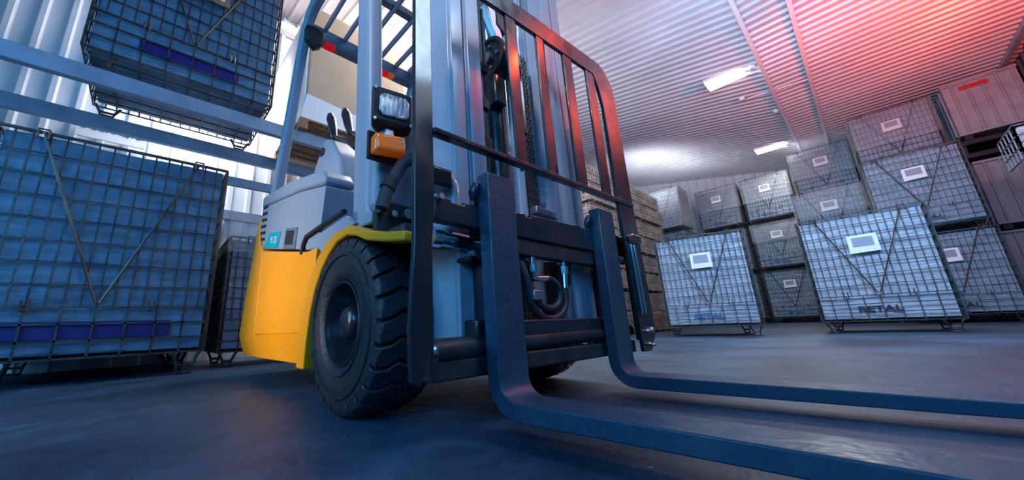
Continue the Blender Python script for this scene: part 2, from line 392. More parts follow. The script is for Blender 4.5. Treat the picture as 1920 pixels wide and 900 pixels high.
# cages of the hall: (x, y, tier, rz, label stem, load material, text, text material, film)
PITCH = 1.55
cage = make_cage((0, 0, 0), label='x')
cage_plain = make_cage((0, 0, 0), label='x', paper=False)
hall = [
 ((-2.20, 6.22), 0, R(18), 'mesh cage with paper label standing alone between the brown stack and the large front cage', LOADW, 'RETAL', BLUETX, False, 0),
 ((-.50, 7.0), 0, 0, 'large front mesh cage on the floor with a white label and a black printed word', LOADW, 'RETAL', BLKTX, False, 1),
 ((.46, 10.3), 0, 0, 'mesh cage on the floor at far right, half hidden behind the large front cage', LOADM, 'RETAL', BLKTX, False, 2),
 ((.44, 10.3), 1, 0, 'mesh cage with rust-coloured wires on the second tier at right, under the film-topped cage', LOADM, 'RETAL', NAVY, False, 3),
 ((.55, 11.9), 2, 0, 'topmost mesh cage at right, under the red-lit ceiling beside the ribbed container', LOADM, None, None, True, 4),
 ((.55, 11.9), 1, 0, 'hidden mesh cage directly under the topmost cage at right', LOADM, None, None, False, 5),
 ((.55, 11.9), 0, 0, 'hidden mesh cage at the bottom under the topmost cage at right', LOADM, None, None, False, 6),
 ((-.76, 11.7), 1, 0, 'mesh cage with film draped on its top, just above the large front cage', LOADM, None, None, True, 7),
 ((-.76, 11.7), 0, 0, 'mesh cage on the floor hidden behind the large front cage', LOADM, None, None, False, 8),
 ((-.69, 13.2), 2, 0, 'third-tier mesh cage below the far lamp, right of the film-covered pair', LOADM, None, None, True, 9),
 ((-.69, 13.2), 1, 0, 'mesh cage hidden behind the film-draped cage on the second tier', LOADM, None, None, False, 10),
 ((-.69, 13.2), 0, 0, 'mesh cage hidden on the floor of the third back column', LOADM, None, None, False, 11),
 ((-2.10, 14.5), 2, 0, 'top mesh cage of the narrow back column, with blue print below its label', LOADM, 'RETAL', BLUETX, True, 12),
 ((-2.10, 14.5), 1, 0, 'middle mesh cage of the narrow back column between the two nearest cages', LOADM, 'RETAL', BLUETX, True, 13),
 ((-2.10, 14.5), 0, 0, 'bottom mesh cage of the narrow back column between the two nearest cages', LOADM, 'RETAL', BLUETX, False, 14),
 ((-3.44, 14.5), 2, 0, 'top mesh cage above the nearest labelled cage, second from the brown corner cage', LOADM, 'RETAL', BLUETX, True, 15),
 ((-3.44, 14.5), 1, 0, 'middle mesh cage of the column behind the nearest labelled cage', LOADM, None, None, False, 16),
 ((-3.44, 14.5), 0, 0, 'bottom mesh cage of the column behind the nearest labelled cage', LOADM, None, None, False, 17),
]
LOADS = ['pale load in the lone labelled cage beside the brown stack', 'pale blue load with black word in the large front cage',
 'dim blue load in the floor cage at far right', 'blue load in the rusty second-tier cage at right', 'load in the topmost cage at right, tinted red',
 'load of the second-tier cage hidden under the topmost right cage', 'load of the floor cage hidden under the topmost right cage',
 'load in the film-draped cage just above the large front cage', 'load of the floor cage hidden behind the large front cage',
 'load in the third-tier cage just below the far ceiling lamp', 'load hidden behind the film-draped second-tier cage', 'load of the hidden floor cage in the third back column',
 'load in the top cage of the narrow back column', 'load in the middle cage of the narrow back column', 'load in the bottom cage of the narrow back column',
 'load in the top cage above the lone labelled cage', 'load in the middle cage behind the lone labelled cage', 'load in the bottom cage behind the lone labelled cage']
for (xy, k, rz, lab, lm, txt, txm, film, sd) in hall:
    loc = (xy[0], xy[1], k*PITCH)
    cg = place(cage, loc, lab, rz, 'labelled wire mesh cages in the hall')
    ld = make_load(1.2, 1.0, 1.55, lm, sd*3.7, 'bluish lined load inside the '+lab.replace('mesh cage', 'cage'), txt=txt, txm=txm, zt=-.05 if film else 0)
    ld['label'] = LOADS[sd]; ld.location = loc; ld.rotation_euler = (0, 0, rz)
    if film: wrap(1.2, 1.0, .95 if k < 2 else .75, 1.535, cg, sd)
# corner cage high beside the brown stack
for k, lab in enumerate(('lowest', 'middle', 'top')):
    loc = (-4.76, 13.0, k*PITCH)
    cg = place(cage_plain, loc, lab+' mesh cage of the corner column behind the brown collapsed cages', 0, 'corner column of cages')
    l = make_load(1.2, 1.0, 1.55, LOADW if k == 2 else LOADM, 50+k, 'pale load inside the '+lab+' cage of the corner column behind the brown stack', zt=-.05 if k == 2 else 0); l.location = loc
wrap(1.2, 1.0, .2, 1.535, cg, 31)

# collapsed brown cages in three columns
def make_flat():
    t = thing('folded_cage', (0, 0, 0), 'x', 'folded cage', 'brown folded cages'); w, d, h = 1.22, 1.0, .36; r = .009
    mb = MB()
    grid(mb, lambda u, v: (0, u*w, .05+h*v), 14, 4, r); mb.build('front_panel', WIREB, t)
    mb = MB(); grid(mb, lambda u, v: (-d*u, 0, .05+h*v), 10, 4, r); mb.build('side_panel', WIREB, t)
    mb = MB(); grid(mb, lambda u, v: (-d*u, w, .05+h*v), 10, 4, r); mb.build('side_panel', WIREB, t)
    for zz in (.06, .24):
        MB().box((-d+.03, .03, zz), (-.02, w-.03, zz+.16)).build('packed_layer', LOADB, t, bevel=.008)
    for y in (.06, w-.18):
        MB().tube([(-.03, y, .05), (-.03, y+.03, .006), (-.03, y+.09, .006), (-.03, y+.12, .05)], .008, 6).build('foot', STEEL, t)
        MB().tube([(-d+.03, y, .05), (-d+.03, y+.03, .006), (-d+.03, y+.09, .006), (-d+.03, y+.12, .05)], .008, 6).build('foot', STEEL, t)
    return t
flat = make_flat()
LV = ['lowest', 'second', 'third', 'fourth', 'fifth', 'sixth', 'seventh', 'topmost']
for c, (y, cn) in enumerate(((6.45, 'column nearest the forklift'), (7.75, 'middle column'), (9.05, 'column farthest from the forklift'))):
    for k in range(8):
        o = place(flat, (-3.3-(.04 if k % 2 else 0), y, k*.443), '%s brown folded mesh cage, counted from the floor, in the %s' % (LV[k], cn), 0, 'brown folded cages in three columns')
        if k == 7: o['label'] = 'topmost brown folded mesh cage in the %s' % cn

# ribbed containers at the far right
def ribbed_box(x0, x1, y0, y1, z0, z1, label, tagred=False):
    t = thing('ribbed_container', ((x0+x1)/2, (y0+y1)/2, z0), label, 'container', 'ribbed steel containers')
    n = 5; p = (x1-x0)/n; pr = [(x0, 0)]
    for i in range(n): pr += [(x0+p*(i+.55), 0), (x0+p*(i+.6), .035), (x0+p*(i+.72), .035), (x0+p*(i+.77), 0)]
    pr += [(x1, 0)]
    mb = sheet(pr, lambda u, h, s: (u, y0-h+.0, s), z0+.04, z1-.04); mb.box((x0, y0+.01, z0), (x1, y1, z1)); mb.build('shell', CONT, t)
    for za in (z0, z1-.05): MB().box((x0-.01, y0-.045, za), (x1+.01, y0+.01, za+.05)).build('rim', CONT, t, bevel=.008)
    for x in (x0+.04, x1-.14): MB().box((x, y0, z0-.1), (x+.1, y1, z0)).build('runner', BLKM, t)
    for yy in (y0+.15, y0+.45, y0+.75): MB().box((x0-.03, yy, z0+.05), (x0-.001, yy+.05, z1-.05)).build('side_rib', CONT, t)
    if tagred: MB().box((x0+.2, y0-.05, z1-.2), (x0+.55, y0-.046, z1-.12)).build('red_tag', REDT, t, label='small red tag')
    return t
ribbed_box(1.95, 2.85, 12.0, 13.2, 3.62, 4.78, 'ribbed container with a small red tag, highest at right under the ceiling', True)
ribbed_box(1.95, 2.85, 12.0, 13.2, 1.75, 3.05, 'ribbed container in shadow below the dark shelf at right')
ribbed_box(1.95, 2.85, 12.0, 13.2, .1, 1.62, 'ribbed container on the floor at far right, mostly hidden')
t = thing('storage_shelf', (2.4, 12.6, 3.3), 'dark shelf between the two ribbed containers at right', 'shelf')
MB().box((1.9, 12.0, 3.15), (2.88, 13.2, 3.24)).build('shelf_board', BLKM, t)
MB().box((1.9, 12.02, 3.43), (2.88, 13.2, 3.52)).build('shelf_board', BLKM, t)
for x in (1.92, 2.82): MB().box((x, 12.05, 3.24), (x+.05, 12.1, 3.43)).build('post', BLKM, t)
# pale cage at the right frame edge
t = thing('mesh_cage', (2.55, 9.3, 2.4), 'pale wire cage corner with white load jutting in at the right edge', 'cage')
for (za, zb) in ((2.35, 2.85),):
    mb = MB(); grid(mb, lambda u, v: (1.96+u*.9, 9.3, za+(zb-za)*v), 5, 3, .014); mb.build('front_panel', STEEL, t)
    mb = MB(); grid(mb, lambda u, v: (1.96, 9.3+u*.9, za+(zb-za)*v), 5, 3, .014); mb.build('side_panel', STEEL, t)
    for k in range(4): MB().tube([(2.0, 9.36, za+.06+.12*k), (2.86, 9.36, za+.06+.12*k)], .055, 10).build('white_roll', WHITE, t)
for x in (2.0, 2.6): MB().tube([(x, 9.32, 2.35), (x+.03, 9.32, 2.24), (x+.12, 9.32, 2.24), (x+.15, 9.32, 2.35)], .012, 6).build('foot', STEEL, t)
t = thing('support_rack', (2.55, 9.7, 0), 'dark rack upright and beam carrying the pale cage at the right edge', 'rack')
for x in (2.78,):
    for y in (9.3, 10.15): MB().box((x, y, 0), (x+.06, y+.06, 2.28)).build('upright', BLKM, t)
for y in (9.3, 10.15): MB().box((2.2, y, 2.16), (2.84, y+.05, 2.22)).build('arm', BLKM, t)

# ---------------------------------------------------------------- left rack and what stands on it
t = thing('pallet_rack', (-4.7, 1, 0), 'grey steel pallet rack whose beams cross the left side at an angle', 'rack')
MB().box((-4.36, -2.6, 2.60), (-4.28, 5.6, 2.76)).build('front_beam', BEAM, t, bevel=.008)
MB().box((-5.3, -2.6, 2.58), (-5.22, 5.6, 2.74)).build('rear_beam', BEAM, t, bevel=.008)
MB().box((-5.34, -2.6, 2.24), (-5.28, 5.6, 2.36)).build('tie_beam', BEAM, t, bevel=.008)
for x in (-4.37, -5.31):
    for y in (-2.7, 5.6): MB().box((x, y, 0), (x+.1, y+.1, 5.2)).build('upright', BEAM, t, bevel=.006)
# big cage on the rack
def big_cage(z, x, y0, w, h, label, foot, dpt, band, grp, lab2, bandloc, lower=.38):
    c = make_cage((0, 0, 0), w=w, d=dpt, h=h, r=.0115, label=label, nc=16, paper=False, foot=foot, lower=lower, group=grp)
    c.location = (x, y0, z); c.rotation_euler = (0, 0, R(90))
    l = make_load(w, dpt, h, LOADL, 3+z, lab2, band=bandloc, foot=foot, lower=lower, amp=.016, bands=20)
    l.location = (x, y0, z); l.rotation_euler = (0, 0, R(90))
    return c
big_cage(0, -4.1, -1.02, 1.47, 1.94, 'big mesh cage on the floor at left, its V-shaped brace crossing dense wires', .19, 1.1, None,
         'big wire cages at left', 'blue load with a navy band inside the big cage on the floor at left', (.03, .82))
c = big_cage(2.775, -4.22, -.745, 1.54, 1.9, 'big mesh cage standing up on the grey rack beams at top left', .13, 1.15, None,
         'big wire cages at left', 'load with a navy band inside the cage up on the rack', (.23, .77), .41)
t = thing('card_holder', (-4.17, .1, 3.9), 'small brown card holder with a white slip hanging on the raised cage', 'card holder')
MB().box((-4.172, -.06, 3.93), (-4.155, .26, 4.25)).build('holder', WOOD, t, bevel=.004)
MB().box((-4.154, -.01, 3.985), (-4.151, .21, 4.19)).build('slip', PAPER, t)
# wall sign behind the beams
t = thing('wall_sign', (-6.2, -.58, 2.95), 'white wall sign with dark capital letters, seen between the rack and the floor cage', 'sign')
MB().box((-6.2, -.95, 2.84), (-6.17, -.30, 3.08)).build('board', WHITE, t)
text_part('lettering', 'ИРОВНИЦТВА', .1, BLKTX, t, (-6.166, -.62, 2.98), (0, 1, 0), (0, 0, 1))
big_cage(0, -5.3, -1.06, 1.47, 1.9, 'added mesh cage hidden right behind the big floor cage at left', .19, .9, None, 'big wire cages at left', 'load in the added cage hidden behind the big floor cage', (.03, .8))  # unseen cage added to keep the left side dark
# small covered cage behind the truck
c = make_cage((0, 0, 0), w=1.2, d=.9, h=1.35, r=.011, label='dim mesh cage under crumpled film, half hidden behind the yellow counterweight', paper=False, group='covered cage', nc=15)
c.location = (-4.45, .60, 0); c.rotation_euler = (0, 0, R(90))
l = make_load(1.2, .9, 1.35, LOADM, 77, 'grey load in the dim cage half hidden behind the yellow counterweight'); l.location = c.location; l.rotation_euler = c.rotation_euler
wrap(1.2, .9, 1.18, 1.60, c, 5)
# pallet with wrapped carton up on the rack
def pallet(x0, x1, y0, y1, z, label):
    t = thing('wooden_pallet', ((x0+x1)/2, (y0+y1)/2, z), label, 'pallet')
    n = 7; L = x1-x0
    for i in range(n):
        a = x0+(L-.09)*i/(n-1); MB().box((a, y0, z+.122), (a+.09, y1, z+.144)).build('deck_board', WOOD, t)
    for yy in (y0, (y0+y1)/2-.05, y1-.1):
        MB().box((x0, yy, z+.10), (x1, yy+.1, z+.121)).build('stringer_board', WOOD, t)
        for xx in (x0, (x0+x1)/2-.07, x1-.14): MB().box((xx, yy, z+.022), (xx+.14, yy+.1, z+.099)).build('block', WOOD, t)
    for yy in (y0, (y0+y1)/2-.05, y1-.1): MB().box((x0, yy, z), (x1, yy+.1, z+.021)).build('bottom_board', WOOD, t)
    return t
pallet(-5.4, -4.2, 1.12, 2.75, 2.765, 'brown wooden pallet on the rack under the tall beige carton')
t = thing('carton', (-4.8, 1.9, 2.91), 'tall beige carton with a pale side on a pallet up on the rack', 'carton')
MB().box((-6.05, 1.20, 2.915), (-4.3, 2.68, 4.75)).build('box', CARD, t, bevel=.02)
MB().box((-6.05, 1.17, 2.95), (-4.3, 1.19, 4.74)).build('side_sheet', WHITE, t)
mb = MB(); mb.add([(-4.28, 1.14, 2.93), (-4.26, 2.72, 2.93), (-4.285, 2.7, 3.18), (-4.285, 1.2, 3.32), (-5.3, 1.12, 2.93), (-5.3, 1.14, 3.3)], [(0, 1, 2, 3), (0, 3, 5, 4)])
mb.build('base_sheet', WHITE, t)
pallet(-5.35, -4.3, 2.95, 4.4, 2.765, 'brown wooden pallet lying empty farther along the rack, seen past the mast')

# ================================================================= the forklift
FK = thing('forklift', (-1.8, 1.17, 0), 'yellow and grey forklift with black forks lowered over the floor', 'forklift')
def P(name, mb, m, parent=FK, bevel=0, smooth=False, seg=2, label=None): return mb.build(name, m, parent, bevel, smooth, seg, label)
def zig(k): return 0
def tyre(y0, y1, sgn, xc, zc, Rr):
    """sgn -1: outer face towards -y"""
    w = abs(y1-y0); yo = y0 if sgn < 0 else y1; q = -sgn
    root = Rr*.905
    pr = [(.46*Rr, 0.030), (.49*Rr, .012), (.54*Rr, .002), (.57*Rr, .0), (.58*Rr, .006), (.66*Rr, .004), (.70*Rr, .0), (.76*Rr, .004), (.77*Rr, -.003), (.80*Rr, -.003), (.81*Rr, .003), (.87*Rr, .006), (root, .028), (root, w-.028), (.87*Rr, w-.006), (.46*Rr, w-.03)]
    wh = P('front_wheel', MB().lathe([(r, (yo+q*h)) for r, h in pr], (xc, 0, zc), 1, 72), RUB, smooth=True)
    N = 26; mb = MB()
    for side in (0, 1):
        for k in range(N):
            a0 = 2*math.pi*(k+(.5 if side else 0))/N; da = 2*math.pi/N*.84
            # lug outline (t across from shoulder to centre, angle)
            cols = [(.004, .90*Rr, 0.0), (.012, .965*Rr, 0.0), (.045, 1.0*Rr, .03), (.085, 1.005*Rr, .10), (.118, 1.008*Rr, .05), (.128, 1.005*Rr, .12)]
            low = [(.004, .80*Rr), (.012, .84*Rr), (.045, .88*Rr), (.085, .88*Rr), (.118, .88*Rr), (.128, .88*Rr)]
            vs = []
            for (t, rr, sh), (_, rl) in zip(cols, low):
                tt = t*w/.26
                y = yo+q*(tt if side == 0 else w-tt)
                for a, rad in ((a0+sh, rl), (a0+sh, rr), (a0+sh+da, rr), (a0+sh+da, rl)):
                    vs.append((xc+rad*math.cos(a), y, zc+rad*math.sin(a)))
            fs = [(0, 1, 2, 3), tuple(range(20, 24))]
            for c in range(5):
                b = c*4
                for i in range(4): fs.append((b+i, b+(i+1) % 4, b+4+(i+1) % 4, b+4+i))
            mb.add(vs, fs)
    mb.build('tread', RUB, wh, bevel=.004, seg=1)
    # rim
    pr = [(.475*Rr, .032), (.47*Rr, .012), (.45*Rr, .010), (.44*Rr, .022), (.42*Rr, .035), (.41*Rr, .09), (.33*Rr, .125), (.21*Rr, .12), (.20*Rr, .12)]
    MB().lathe([(r, yo+q*h) for r, h in pr], (xc, 0, zc), 1, 64).build('rim', BLK, wh, smooth=True)
    pr = [(.205*Rr, .125), (.20*Rr, .06), (.19*Rr, .038), (.155*Rr, .026), (.10*Rr, .021), (0.0, .02)]
    MB().lathe([(r, yo+q*h) for r, h in pr], (xc, 0, zc), 1, 40).build('hub', BLK, wh, smooth=True)
    mb = MB()
    for k in range(6):
        a = k*math.pi/3+.3; cx_, cz_ = xc+.28*Rr*math.cos(a), zc+.28*Rr*math.sin(a)
        mb.cyl((cx_, yo+q*.13, cz_), (cx_, yo+q*.108, cz_), .010, 6)
    mb.build('wheel_nuts', STEEL, wh)
    return wh
tyre(.545, .80, -1, -1.335, .333, .33)
tyre(1.54, 1.795, 1, -1.335, .333, .33)
for y in (.98, 1.22):
    P('rear_wheel', MB().lathe([(0, y), (.15, y), (.16, y+.01), (.22, y+.01), (.235, y+.03), (.235, y+.12), (.22, y+.14), (0, y+.14)], (-2.78, 0, .235), 1, 40), RUB, smooth=True)
def loft(sections):
    mb = MB(); n = len(sections[0])
    mb.add([p for s in sections for p in s], [tuple(range(n)), tuple((len(sections)-1)*n+i for i in range(n))]+[(j*n+i, j*n+(i+1) % n, (j+1)*n+(i+1) % n, (j+1)*n+i) for j in range(len(sections)-1) for i in range(n)])
    return mb
# yellow body block with the wheel arch cut into its side profile
arch = [(-1.69, .145), (-1.683, .265), (-1.655, .40), (-1.61, .50), (-1.55, .575), (-1.476, .625), (-1.39, .652)]
side = [(-2.95, .162), (-1.79, .155)]+arch+[(-1.41, .688), (-1.50, .66), (-1.606, .60), (-1.70, .70), (-1.843, .70), (-2.775, .875), (-2.95, .93)]
mb = MB().prism([(-2.80, .305), (-1.765, .30), (-1.75, .45), (-1.72, .60), (-1.70, .695), (-1.843, .70), (-2.775, .875), (-2.80, .88)], 1, .575, 1.765)
P('yellow_body', mb, YEL, bevel=.006, seg=3)
P('lower_skirt', loft([[(-2.80, .602, .158), (-1.79, .602, .155), (-1.79, 1.738, .155), (-2.80, 1.738, .158)], [(-2.80, .576, .304), (-1.765, .576, .300), (-1.765, 1.764, .300), (-2.80, 1.764, .304)]]), YEL, bevel=.004)
# lower skirt slanting inwards
# chamfered counterweight corner and rear
def cw(z, yn, yr, xf=-2.80, xr=-3.38):
    return [(xf, yn, z), (xr, yr, z), (xr-.10, yr+.20, z), (xr-.10, 2.34-yr-.20, z), (xr, 2.34-yr, z), (xf, 2.34-yn, z)]
P('counterweight', loft([cw(.160, .602, .628, xr=-3.34), cw(.304, .574, .590), cw(.60, .574, .603), cw(.89, .574, .622), cw(.95, .575, .625, -2.89), cw(1.03, .577, .63, -2.96), cw(1.17, .58, .635, -3.04), cw(1.22, .62, .66, -3.08, -3.34)]), YEL, bevel=.004, seg=2)
# fender: flared band round the wheel
outer = [(-1.79, .150), (-1.775, .27), (-1.755, .40), (-1.70, .53), (-1.606, .62), (-1.50, .675), (-1.40, .698), (-1.275, .698), (-1.20, .675), (-1.118, .642), (-1.0, .610), (-.875, .585)]
inner = [(-1.69, .148), (-1.682, .265), (-1.655, .39), (-1.61, .485), (-1.545, .565), (-1.476, .615), (-1.39, .655), (-1.295, .662), (-1.215, .642), (-1.13, .607), (-1.01, .578), (-.875, .552)]
n = len(outer); mb = MB()
for y, sg in ((.545, 1), (1.795, -1)):
    A = [(x, y, z) for x, z in outer]+[(x, y, z) for x, z in inner]
    B = [(x, y+.19*sg, z+.0) for x, z in outer]+[(x, y+.19*sg, z) for x, z in inner]
    fs = [(i, i+1, n+i+1, n+i) for i in range(n-1)]
    f2 = [(2*n+i, 3*n+i, 3*n+i+1, 2*n+i+1) for i in range(n-1)]
    f3 = [(i, 2*n+i, 2*n+i+1, i+1) for i in range(n-1)]+[(n+i, n+i+1, 3*n+i+1, 3*n+i) for i in range(n-1)]
    fe = [(0, n, 3*n, 2*n), (n-1, 3*n-1, 4*n-1, 2*n-1)]
    P('fender', MB().add(A+B, fs+f2+f3+fe), YEL, bevel=.008, seg=3)
P('chassis', MB().box((-1.72, .82, .16), (-1.02, 1.52, .60)).box((-1.72, .62, .60), (-1.0, 1.72, .655)), DARK, bevel=.01)
P('front_axle', MB().cyl((-1.335, .70, .333), (-1.335, 1.64, .333), .07), DARK)
P('arch_liner', MB().add([(x, .60, z-.002) for x, z in inner]+[(x, .84, z-.002) for x, z in inner], [(i, i+1, n+i+1, n+i) for i in range(n-1)]), BLKM)
# grey hood
hood = [(-2.98, 1.10), (-2.93, .99), (-2.86, .915), (-2.775, .892), (-1.86, .715), (-1.715, .735), (-1.665, 1.0), (-1.67, 1.005), (-2.05, 1.095), (-2.89, 1.245), (-3.0, 1.25)]
P('hood', MB().prism(hood, 1, .585, .745), GREY, bevel=.07, seg=6)
P('hood', MB().prism(hood, 1, 1.605, 1.755), GREY, bevel=.05, seg=5)
P('engine_cover', MB().prism([(-2.98, .95), (-2.775, .9), (-2.06, .80), (-2.05, 1.095), (-2.89, 1.245), (-3.0, 1.25)], 1, .735, 1.605), GREY, bevel=.01)
P('hood_lid', MB().prism([(-3.0, 1.255), (-2.89, 1.252), (-2.05, 1.102), (-1.675, 1.012), (-1.66, 1.045), (-1.71, 1.10), (-1.83, 1.135), (-2.3, 1.245), (-3.0, 1.35)], 1, .580, .74), GREY, bevel=.03, seg=4)
P('hood_lid', MB().prism([(-3.0, 1.255), (-2.89, 1.252), (-2.05, 1.10), (-2.05, 1.18), (-2.3, 1.24), (-3.0, 1.345)], 1, .74, 1.76), GREY, bevel=.02, seg=3)
for i in range(6):
    z = .985+.05*i
    P('vent_slot', MB().prism([(-2.95, z), (-2.82, z-.022), (-2.82, z-.002), (-2.95, z+.02)], 1, .579, .60), BLKM)
P('hood_latch', MB().prism([(-2.30, .80), (-2.07, .755), (-2.05, .88), (-2.27, .925)], 1, .577, .60), PLAS, bevel=.006)
P('latch_recess', MB().prism([(-2.26, .82), (-2.11, .79), (-2.09, .87), (-2.24, .90)], 1, .575, .58), BLKM)
bd = P('badge', MB().prism([(-2.80, .905), (-2.44, .835), (-2.39, .935), (-2.66, .985)], 1, .578, .60), TEAL, bevel=.003)
text_part('badge_lettering', 'FK 20', .065, WHITE, bd, (-2.54, .5765, .905), (1, 0, -.17), (.17, 0, 1))
# black box standing in for the recess shade, rubber edge and step panel
P('recess_shade', MB().box((-2.17, .744, .72), (-2.03, .765, 1.03)), BLKM)
P('step_panel', MB().prism([(-1.88, .715), (-1.84, .76), (-1.40, .775), (-1.30, .72), (-1.44, .69), (-1.60, .63), (-1.70, .69)], 1, .58, .62), GREY, bevel=.006)
P('rubber_edge', MB().tube([(-1.92, .575, .70), (-1.90, .575, .755), (-1.86, .575, .782), (-1.60, .575, .79), (-1.39, .575, .79)], .012, 8), BLKM, smooth=True)
P('cab_floor', MB().box((-1.62, .60, .66), (-1.25, 1.74, .70)), DARK)
# seat shroud and levers
mb = MB().prism([(-2.50, 1.12), (-2.41, 1.384), (-2.283, 1.515), (-2.22, 1.56), (-2.15, 1.55), (-2.04, 1.42), (-1.975, 1.345), (-1.93, 1.16), (-1.90, .70), (-2.5, .70)], 1, .752, 1.58)
P('seat_shroud', mb, GREY, bevel=.04, seg=4)
P('shroud_slot', MB().prism([(-2.26, 1.45), (-2.20, 1.44), (-2.18, 1.47), (-2.21, 1.50), (-2.25, 1.49)], 1, .742, .76), BLKM, bevel=.006)
for dx, dz, y in ((0, 0, .80), (.16, -.03, .84)):
    lv = P('lever', MB().tube([(-1.86+dx, y+.02, 1.36+dz), (-1.97+dx, y, 1.46+dz), (-2.16+dx, y, 1.58+dz)], .013, 8), BLK, smooth=True)
    MB().tube([(-2.155+dx, y, 1.565+dz), (-2.19+dx, y, 1.63+dz), (-2.24+dx, y, 1.74+dz), (-2.26+dx, y, 1.79+dz)], [.018, .026, .034, .022], 10).build('knob', BLK, lv, smooth=True)
# overhead guard
def rtube(pts, w, h, m, name, bev=.02):
    mb = MB(); pts = [Vector(p) for p in pts]; rings = []
    for i, p in enumerate(pts):
        d = (pts[min(i+1, len(pts)-1)]-pts[max(i-1, 0)]).normalized(); a = Vector((0, 1, 0)); b = d.cross(a).normalized()
        ww = w[i] if isinstance(w, list) else w; hh = h[i] if isinstance(h, list) else h
        rings.append([p-a*ww/2-b*hh/2, p+a*ww/2-b*hh/2, p+a*ww/2+b*hh/2, p-a*ww/2+b*hh/2])
    return P(name, loft(rings), m, bevel=bev, seg=4)
for y in (.665, 1.675):
    rtube([(-1.355, y, .74), (-1.36, y, .80), (-1.375, y, 1.2), (-1.40, y, 1.9), (-1.45, y, 2.55), (-1.55, y, 2.66)], .08, [.20, .165, .155, .145, .13, .12], GREY, 'front_pillar', .03)
    rtube([(-2.93, y-.02, 1.25), (-2.80, y-.01, 1.7), (-2.60, y, 2.45), (-2.54, y, 2.60), (-2.46, y, 2.70), (-2.34, y, 2.74), (-1.55, y, 2.70)], .07, .10, GREY, 'rear_pillar', .02)
P('guard_crossbeam', MB().box((-2.56, .66, 2.57), (-2.48, 1.68, 2.70)), PLAS, bevel=.012)
P('guard_crossbeam', MB().box((-1.60, .66, 2.62), (-1.50, 1.68, 2.72)), PLAS, bevel=.012)
P('guard_crossbeam', MB().box((-2.00, .66, 2.70), (-1.94, 1.68, 2.76)), PLAS, bevel=.01)
for y in (.80, .965, 1.13, 1.295, 1.46, 1.60):
    P('guard_bar', MB().bar((-2.5, y, 2.70), (-1.55, y, 2.70), .022, .05), GREY, bevel=.004)
mr = P('mirror', loft([[(-2.45+dx, y, z) for y, z in ((.625, 2.57), (.632, 2.46), (.70, 2.40), (.75, 2.44), (.765, 2.56), (.70, 2.585))] for dx in (0, .05, .07)]), BLKM, bevel=.012)
MB().cyl((-2.46, .68, 2.57), (-2.48, .68, 2.64), .012).build('mirror_arm', STEEL, mr)
P('tail_lamp', MB().box((-2.52, .80, 2.535), (-2.46, .88, 2.572)), REDL, bevel=.006, label='red lens')
P('tail_lamp', MB().box((-2.52, 1.25, 2.54), (-2.46, 1.37, 2.572)), REDL, bevel=.006, label='red lens')
P('tail_lamp', MB().box((-2.52, 1.371, 2.54), (-2.46, 1.43, 2.572)), AMB, bevel=.006, label='amber lens')
# cowl in front of the driver
P('cowl', MB().prism([(.61, .76), (1.73, .76), (1.73, 1.27), (.61, 1.27)], 0, -1.27, -1.19), GREY, bevel=.03, seg=4)
P('dashboard', MB().prism([(-1.30, 1.10), (-1.20, 1.26), (-1.45, 1.40), (-1.55, 1.30)], 1, .72, 1.62), PLAS, bevel=.02)
P('steering_column', MB().cyl((-1.45, 1.17, 1.2), (-1.65, 1.17, 1.5), .035), BLKM)
mb = MB(); c = Vector((-1.68, 1.17, 1.53)); a = Vector((0, 1, 0)); b = Vector((.6, 0, .8)).normalized()
mb.tube([c+(a*math.cos(t)+b*math.sin(t))*.15 for t in [k*math.pi/12 for k in range(24)]], .014, 8, closed=True)
P('steering_wheel', mb.bar(c-a*.15, c+a*.15, .02), BLKM, smooth=True)
P('pillar_foot', MB().box((-1.40, .60, .70), (-1.20, .74, .745)), GREY, bevel=.008)
P('bracket_plate', MB().prism([(.575, .60), (.80, .62), (.80, .76), (.62, .765), (.575, .735)], 0, -1.14, -1.11), BLKM, bevel=.01)
for y, z in ((.566, .716), (.635, .712), (.695, .722)):
    P('bolt', MB().cyl((-1.11, y+.005, z), (-1.09, y+.005, z), .013 if y < .69 else .02, 12), STEEL)
P('cowl_hose', MB().tube([(-1.09, .585, .72), (-1.09, .60, .78), (-1.09, .632, .85), (-1.09, .67, .92), (-1.08, .72, .955), (-1.06, .80, .96)], .024, 12), HOSE, smooth=True)
P('hose_collar', MB().cyl((-1.09, .606, .80), (-1.09, .628, .845), .029, 14), BLKM)
# headlight and turn signal
hl = P('headlight', loft([[(-1.20, .60, 1.085), (-1.20, .71, 1.085), (-1.20, .71, 1.20), (-1.20, .60, 1.20)],
     [(-1.13, .555, 1.055), (-1.13, .728, 1.075), (-1.13, .728, 1.25), (-1.13, .555, 1.23)], [(-1.075, .53, 1.05), (-1.075, .708, 1.075), (-1.075, .708, 1.232), (-1.075, .53, 1.205)]]), BLKM, bevel=.014, seg=3)
MB().prism([(.572, 1.085), (.672, 1.10), (.688, 1.118), (.688, 1.182), (.672, 1.197), (.575, 1.183), (.558, 1.165), (.556, 1.10)], 0, -1.075, -1.066).build('lens', GLASS, hl, bevel=.006)
for y, z in ((.541, 1.062), (.697, 1.085), (.697, 1.218), (.541, 1.195)): MB().cyl((-1.077, y, z), (-1.069, y, z), .006, 10).build('screw', CHROME, hl)
P('headlight_bracket', MB().box((-1.15, .60, 1.015), (-1.10, .64, 1.06)), STEEL, bevel=.004)
ts = P('turn_signal', loft([[(-1.14, .56, .945), (-1.14, .69, .965), (-1.14, .69, 1.035), (-1.14, .56, 1.018)],
     [(-1.09, .553, .94), (-1.09, .683, .96), (-1.09, .683, 1.035), (-1.09, .553, 1.015)], [(-1.075, .563, .95), (-1.075, .673, .97), (-1.075, .673, 1.025), (-1.075, .563, 1.005)]]), AMB, bevel=.006, label='amber indicator lens')
